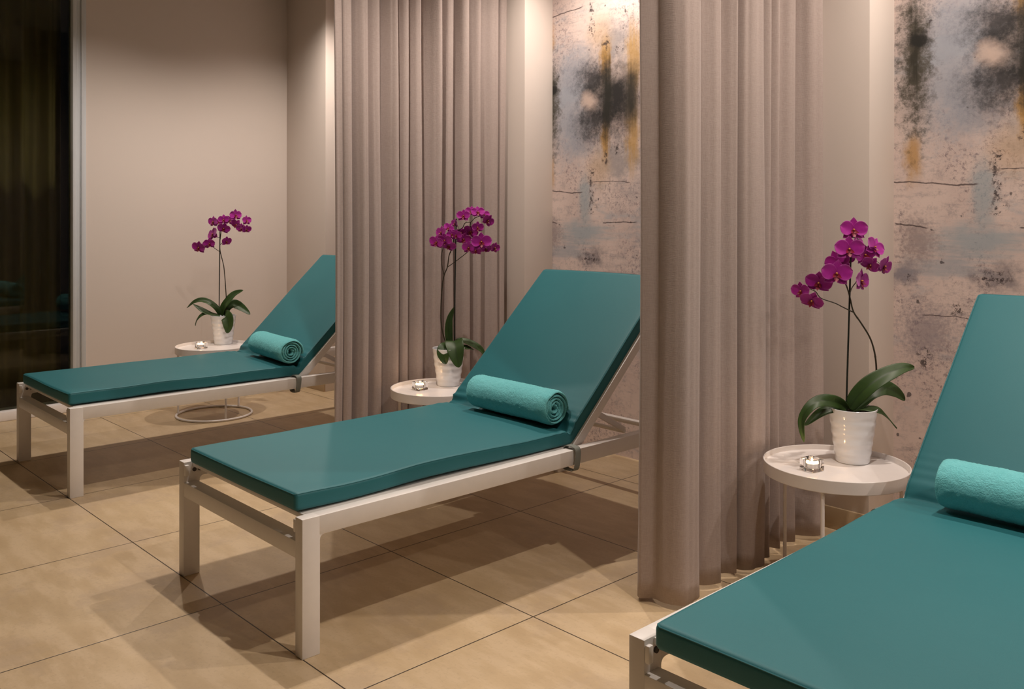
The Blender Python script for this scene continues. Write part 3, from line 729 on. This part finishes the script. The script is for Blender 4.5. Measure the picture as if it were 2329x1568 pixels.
def make_flower(parent, x, y, z, Rr, az, tilt, roll, seed):
    rnd = random.Random(seed)
    bm = bmesh.new(); vals = []
    j = lambda s: rnd.uniform(-s, s)
    for a in (90 + j(5), 218 + j(6), 322 + j(6)):       # sepals, behind
        petal(bm, vals, Rr * .98, Rr * .78, math.radians(a), cup=.10 + j(.12), tip=.75, base=.3, back=.06, ruffle=.04, ph=j(3))
    n0 = len(bm.verts)
    for a in (14 + j(4), 166 + j(4)):                      # two broad petals, in front
        petal(bm, vals, Rr * 1.06, Rr * 1.12, math.radians(a), cup=.10 + j(.1), tip=.98, base=.3, back=-.02, roundness=.5, ruffle=.05, ph=j(3))
    for v in list(bm.verts)[n0:]: v.co.y -= Rr * .05
    bmesh.ops.recalc_face_normals(bm, faces=bm.faces[:])
    me = bpy.data.meshes.new('flower'); bm.to_mesh(me); bm.free()
    for p in me.polygons: p.use_smooth = True
    add_edge_attr(me, vals); me.materials.append(M['petal'])
    o = bpy.data.objects.new('flower', me); link(o, parent)
    o.location = (x, y, z)
    o.rotation_euler = (Matrix.Rotation(math.radians(az * .72), 3, 'Z') @ Matrix.Rotation(-math.radians(tilt * .7), 3, 'X') @ Matrix.Rotation(math.radians(roll), 3, 'Y')).to_euler()
    so = o.modifiers.new('thick', 'SOLIDIFY'); so.thickness = .0008; so.offset = 0
    sb = o.modifiers.new('sub', 'SUBSURF'); sb.levels = sb.render_levels = 1
    # lip and column
    bm = bmesh.new(); vals = []
    petal(bm, vals, Rr * .52, Rr * .36, math.radians(270), cup=.5, tip=.8, base=.5)
    petal(bm, vals, Rr * .36, Rr * .26, math.radians(215), cup=.9, tip=.7, base=.4)
    petal(bm, vals, Rr * .36, Rr * .26, math.radians(325), cup=.9, tip=.7, base=.4)
    for v in bm.verts: v.co.y -= Rr * .10; v.co.z -= Rr * .04
    nf = len(bm.faces)
    r = bmesh.ops.create_icosphere(bm, subdivisions=2, radius=Rr * .075)
    for v in r['verts']: v.co = Vector((v.co.x, v.co.y * 1.5 - Rr * .17, v.co.z + Rr * .03))
    bm.faces.ensure_lookup_table()
    for f in bm.faces[nf:]: f.material_index = 1
    finish('lip', bm, [M['lip'], M['anther']], o)
    return o

def make_leaf(parent, pts, wmax, nrm, seed):
    P = catmull(pts, 7); n = len(P)
    Nn = Vector(nrm).normalized()
    bm = bmesh.new(); vals = []; g = []
    prevs = None
    for i, p in enumerate(P):
        u = i / (n - 1)
        tg = (P[min(i + 1, n - 1)] - P[max(i - 1, 0)]).normalized()
        s = tg.cross(Nn)
        if s.length < .15 and prevs is not None: s = prevs.copy()
        s.normalize()
        if prevs is not None:
            if s.dot(prevs) < 0: s = -s
            s = (s * .5 + prevs * .5).normalized()
        prevs = s
        nv = s.cross(tg).normalized()
        if nv.dot(Nn) < 0: nv = -nv
        w = wmax * .66 * (max(0, math.sin(PI * (u ** .85 * .93 + .07))) ** .62)
        if u < .2: w = max(w, wmax * .18)
        if i == n - 1: w = wmax * .02
        row = []
        for j in range(9):
            v = (j / 8 - .5) * 2
            q = p + s * (w * v) + nv * (abs(v) * w * .20) + nv * (.002 * math.sin(u * 9 + v * 2 + seed))
            row.append(bm.verts.new(q)); vals.append(abs(v))
        g.append(row)
    for i in range(n - 1):
        for j in range(8): bm.faces.new((g[i][j], g[i + 1][j], g[i + 1][j + 1], g[i][j + 1]))
    bmesh.ops.recalc_face_normals(bm, faces=bm.faces[:])
    me = bpy.data.meshes.new('leaf'); bm.to_mesh(me); bm.free()
    for p in me.polygons: p.use_smooth = True
    add_edge_attr(me, vals); me.materials.append(M['leaf'])
    o = bpy.data.objects.new('leaf', me); link(o, parent)
    so = o.modifiers.new('thick', 'SOLIDIFY'); so.thickness = .0022; so.offset = 0
    sb = o.modifiers.new('sub', 'SUBSURF'); sb.levels = sb.render_levels = 1
    return o

def pot_rings(r, z, a):
    # soft bands that wander round the pot
    k = math.sin(z * 2 * PI / .030 + .6 * math.sin(a + z * 9) + 1.2)
    return r + .0011 * k * min(1, max(0, (.16 - z) / .02)) * min(1, z / .02), z

def make_orchid(i, loc, label):
    d = ORCH[i]
    t = thing('potted_orchid', label, 'potted orchid', loc, yaw, 'purple orchids in white pots')
    bm = bmesh.new()
    n = 40; prof = [(0, 0), (.046, 0), (.0495, .0025)]
    rb, rt, hp = .0495, .0725, .168
    for k in range(1, n): prof.append((rb + (rt - rb) * (k / n) ** .9 , .0025 + (hp - .004) * k / n))
    prof += [(rt, hp - .001), (rt - .0012, hp), (rt - .0030, hp - .0006), (rt - .0045, hp - .004), (rt - .0065, .145), (rb - .004, .02), (0, .018)]
    lathe(bm, prof, 72, fn=lambda r, z, a: pot_rings(r, z, a) if r > rb * .99 else (r, z))
    finish('pot', bm, M['ceramic'], t, angle=50)
    bm = bmesh.new(); rnd = random.Random(i + 5)
    lathe(bm, [(0, .152), (.03, .153), (.055, .151), (.0645, .148), (.0635, .142), (0, .142)], 32)
    for k in range(70):
        a = rnd.uniform(0, 2 * PI); r = .056 * math.sqrt(rnd.random())
        box(bm, -.006, .006, -.004, .004, -.003, .003, .001, 1, M=Matrix.Translation((r * math.cos(a), r * math.sin(a), .152)) @ Matrix.Rotation(rnd.uniform(0, 3), 4, 'Z') @ Matrix.Rotation(rnd.uniform(-.6, .6), 4, 'X'))
    finish('bark_mix', bm, M['soil'], t)
    st = [Vector(p) for p in d['stake']]; st[0].z = .14
    bm = bmesh.new(); tube(bm, catmull(st, 6), .0029, 8); finish('stake', bm, M['stake'], t)
    for k, s in enumerate(d['stems']):
        s = [Vector(p) for p in s]
        if k == 0: s[0].z = min(s[0].z, .145)
        bm = bmesh.new(); P = catmull(s, 5); tube(bm, P, (.0031 if k == 0 else .0018), 8, r2=.0014)
        if k == 0:
            for q in (len(P) // 5, len(P) // 3, len(P) // 2):
                rr = bmesh.ops.create_icosphere(bm, subdivisions=1, radius=.0036)
                for v in rr['verts']: v.co += P[q]
        finish('stem', bm, M['stem'], t)
    # every bloom hangs on a short stalk from the nearest stem
    SP = [p for s in d['stems'] for p in catmull(s, 5)]
    for k, f in enumerate(d['flowers']):
        x, y, z, r = f[:4]; az, tl, ro = f[4:7]
        fl = make_flower(t, x, y, z, r * (1.25, 1.22, 1.02)[i] * (1.16 if abs(az) > 30 or abs(tl) > 18 else 1.0), az, tl, ro, i * 50 + k)
        p = Vector((x, y + .004, z)); q = min(SP, key=lambda s_: (s_ - p).length)
        bm = bmesh.new(); mm = (p + q) / 2 + Vector((0, .006, .004)); tube(bm, catmull([q, mm, p], 4), .0009, 6); finish('flower_stalk', bm, M['stem'], t)
    for k, (pts, w, nr) in enumerate(d['leaves']):
        make_leaf(t, pts, w, nr, k + i * 7)
    return t
make_orchid(0, (-2.594, 1.075, .378), 'purple orchid in a white pot beside the farthest lounger, against bare wall')
make_orchid(1, (-.710, 1.229, .378), 'densely blooming purple orchid in a white pot beside the middle lounger')
make_orchid(2, (1.106, 1.354, .378), 'purple orchid with large open blooms in a white pot, nearest of the three')

# ------------------------------------------------------------------ curtains
def make_curtain(name, plan, label, seed, zb=.012, zt=2.60):
    rnd = random.Random(seed)
    P0 = catmull([(p[0], p[1], 0) for p in plan], 11)
    n = len(P0)
    NZ = 46
    bm = bmesh.new(); g = []
    # arclength
    cum = [0]
    for i in range(1, n): cum.append(cum[-1] + (P0[i] - P0[i - 1]).length)
    for k in range(NZ + 1):
        h = k / NZ; z = zb + (zt - zb) * h
        row = []
        for i, p in enumerate(P0):
            s = cum[i]
            gx = .012 * noise.noise(Vector((s * 4.5, h * 1.3, seed))) + .004 * noise.noise(Vector((s * 16, h * 2.2, seed + 2)))
            pl = noise.noise(Vector((s * 21, h * .55, seed + 20)))
            gx += .011 * (abs(pl) - .2) * (.6 + .4 * h)
            gx += .0035 * noise.noise(Vector((s * 48, h * .8, seed + 31)))
            gy = .014 * noise.noise(Vector((s * 3.0, h * 1.5, seed + 9)))
            if h < .16:   # hem is stiffer and slightly crumpled
                gx += .004 * noise.noise(Vector((s * 18, h * 30, seed + 4))) * (1 - h / .16)
            f = .98 + .06 * (1 - h)
            xm = plan_mid[name]
            row.append(bm.verts.new((xm + (p.x - xm) * f + gx, min(p.y + gy, YP - .003), z + (.012 * noise.noise(Vector((s * 5, 3, seed))) + .004 if k == 0 else 0))))
        g.append(row)
    for k in range(NZ):
        for i in range(n - 1): bm.faces.new((g[k][i], g[k][i + 1], g[k + 1][i + 1], g[k + 1][i]))
    o = finish('curtain', bm, M['drape'], angle=180)
    so = o.modifiers.new('thick', 'SOLIDIFY'); so.thickness = .0014; so.offset = 0
    tag(o, label, 'curtain', 'taupe curtains between the loungers')
    bm = bmesh.new(); ys = [p.y for p in P0]; xm = plan_mid[name]
    box(bm, xm - .012, xm + .012, min(ys) - .1, YP - .001, 2.595, H, .002)
    finish('curtain_track', bm, M['white_metal'], o)
    return o
plan3 = [(.722, .835), (.726, .795), (.745, .768), (.778, .796), (.815, .792), (.856, .803), (.870, .845), (.862, .892), (.805, .915), (.782, .940), (.818, .968), (.842, 1.024), (.812, 1.046), (.785, 1.072), (.806, 1.096), (.834, 1.130), (.800, 1.142), (.792, 1.156), (.835, 1.160), (.858, 1.195), (.852, 1.262), (.800, 1.268), (.785, 1.284), (.822, 1.290), (.838, 1.317), (.795, 1.340), (.780, 1.370), (.826, 1.402), (.790, 1.436), (.776, 1.470), (.815, 1.520), (.780, 1.545), (.776, 1.562), (.838, 1.592), (.856, 1.622), (.852, 1.640), (.790, 1.650), (.752, 1.672), (.748, 1.705), (.778, 1.730), (.764, 1.776)]
plan2 = [(-1.0, .85)]
for k, (y_, xr) in enumerate([(.800, -.905), (.836, -.895), (.910, -.885), (.988, -.895), (1.073, -.885), (1.146, -.895), (1.222, -.89), (1.323, -.88), (1.416, -.895), (1.488, -.885), (1.580, -.89), (1.694, -.885), (1.745, -.895)]):
    a = .046 + .026 * ((k * 37 % 5) / 4)
    plan2 += [(xr - .012, y_ - .030), (xr, y_ - .004), (xr - .018, y_ + .008), (xr - a * 1.3, y_ + .018)]
plan_mid = {'c2': -.945, 'c3': .81}
make_curtain('c2', plan2, 'tall taupe curtain hanging behind the middle orchid, between the far and middle loungers', 2)
make_curtain('c3', plan3, 'tall taupe curtain hanging between the middle lounger and the nearest orchid table', 7)

# olive drape on the far side of the glazing
bm = bmesh.new(); g = []
ys = [(-1.2 + 1.63 * i / 300) for i in range(301)]
for k in range(13):
    row = []
    for y in ys:
        ph = y * 2 * PI / .155 + 2.2 * noise.noise(Vector((y * 3, k * .05, 1)))
        row.append(bm.verts.new((XL - .26 + .035 * math.sin(ph) + .012 * math.sin(2 * ph + 1), y + .01 * math.cos(ph), .02 + 2.6 * k / 12)))
    g.append(row)
for a, c in zip(g, g[1:]):
    for i in range(300): bm.faces.new((a[i], a[i + 1], c[i + 1], c[i]))
o = finish('drape', bm, M['olive'], angle=180); so = o.modifiers.new('thick', 'SOLIDIFY'); so.thickness = .002
tag(o, 'dark olive drape seen dimly through the tall window at the left edge', 'drape')

# ------------------------------------------------------------------ ceiling downlights
LX = [(-2.05, 0.5, 64), (-0.25, 0.5, 64), (1.55, 0.5, 64), (3.35, 0.5, 64), (-2.1, 1.55, 66), (-0.3, 1.55, 66), (1.5, 1.55, 66), (3.3, 1.55, 66)]
def downlight(x, y, power, where, size=136, blend=0.8):
    t = thing('ceiling_downlight', 'round recessed ceiling downlight ' + where, 'ceiling light', (x, y, H), 0, 'recessed downlights')
    bm = bmesh.new(); lathe(bm, [(.040, -.001), (.040, -.004), (.056, -.006), (.058, -.001), (.058, -.0005), (.040, -.0005)], 32); finish('trim_ring', bm, M['white_metal'], t)
    bm = bmesh.new(); lathe(bm, [(0, -.0008), (.038, -.0008), (.038, -.0018), (0, -.0018)], 32); finish('diffuser', bm, M['lamp'], t)
    li = bpy.data.lights.new('downlight_beam', 'SPOT'); li.energy = power; li.color = (1.0, .865, .765)
    li.spot_size = math.radians(size); li.spot_blend = blend; li.shadow_soft_size = .016
    lo = bpy.data.objects.new('downlight_beam', li); lo.location = (x, y, H - .012); link(lo)
for k, x in enumerate(LX):
    downlight(x[0], x[1], x[2], ['over the seat of the farthest lounger', 'over the seat of the middle lounger', 'over the seat of the nearest lounger', 'right of all the loungers', 'by the wall behind the farthest lounger', 'by the wall behind the middle lounger', 'by the wall behind the nearest lounger', 'by the wall right of all the loungers'][k])

# ------------------------------------------------------------------ night outside, render view
w = bpy.data.worlds.new('night'); sc.world = w; w.use_nodes = True
bg = w.node_tree.nodes['Background']; bg.inputs[0].default_value = (.02, .022, .03, 1); bg.inputs[1].default_value = .05
sc.view_settings.view_transform = 'Standard'; sc.view_settings.look = 'None'
sc.view_settings.gamma = 1; sc.view_settings.use_curve_mapping = False
sc.view_settings.exposure = 0.14
sc.cycles.use_denoising = True
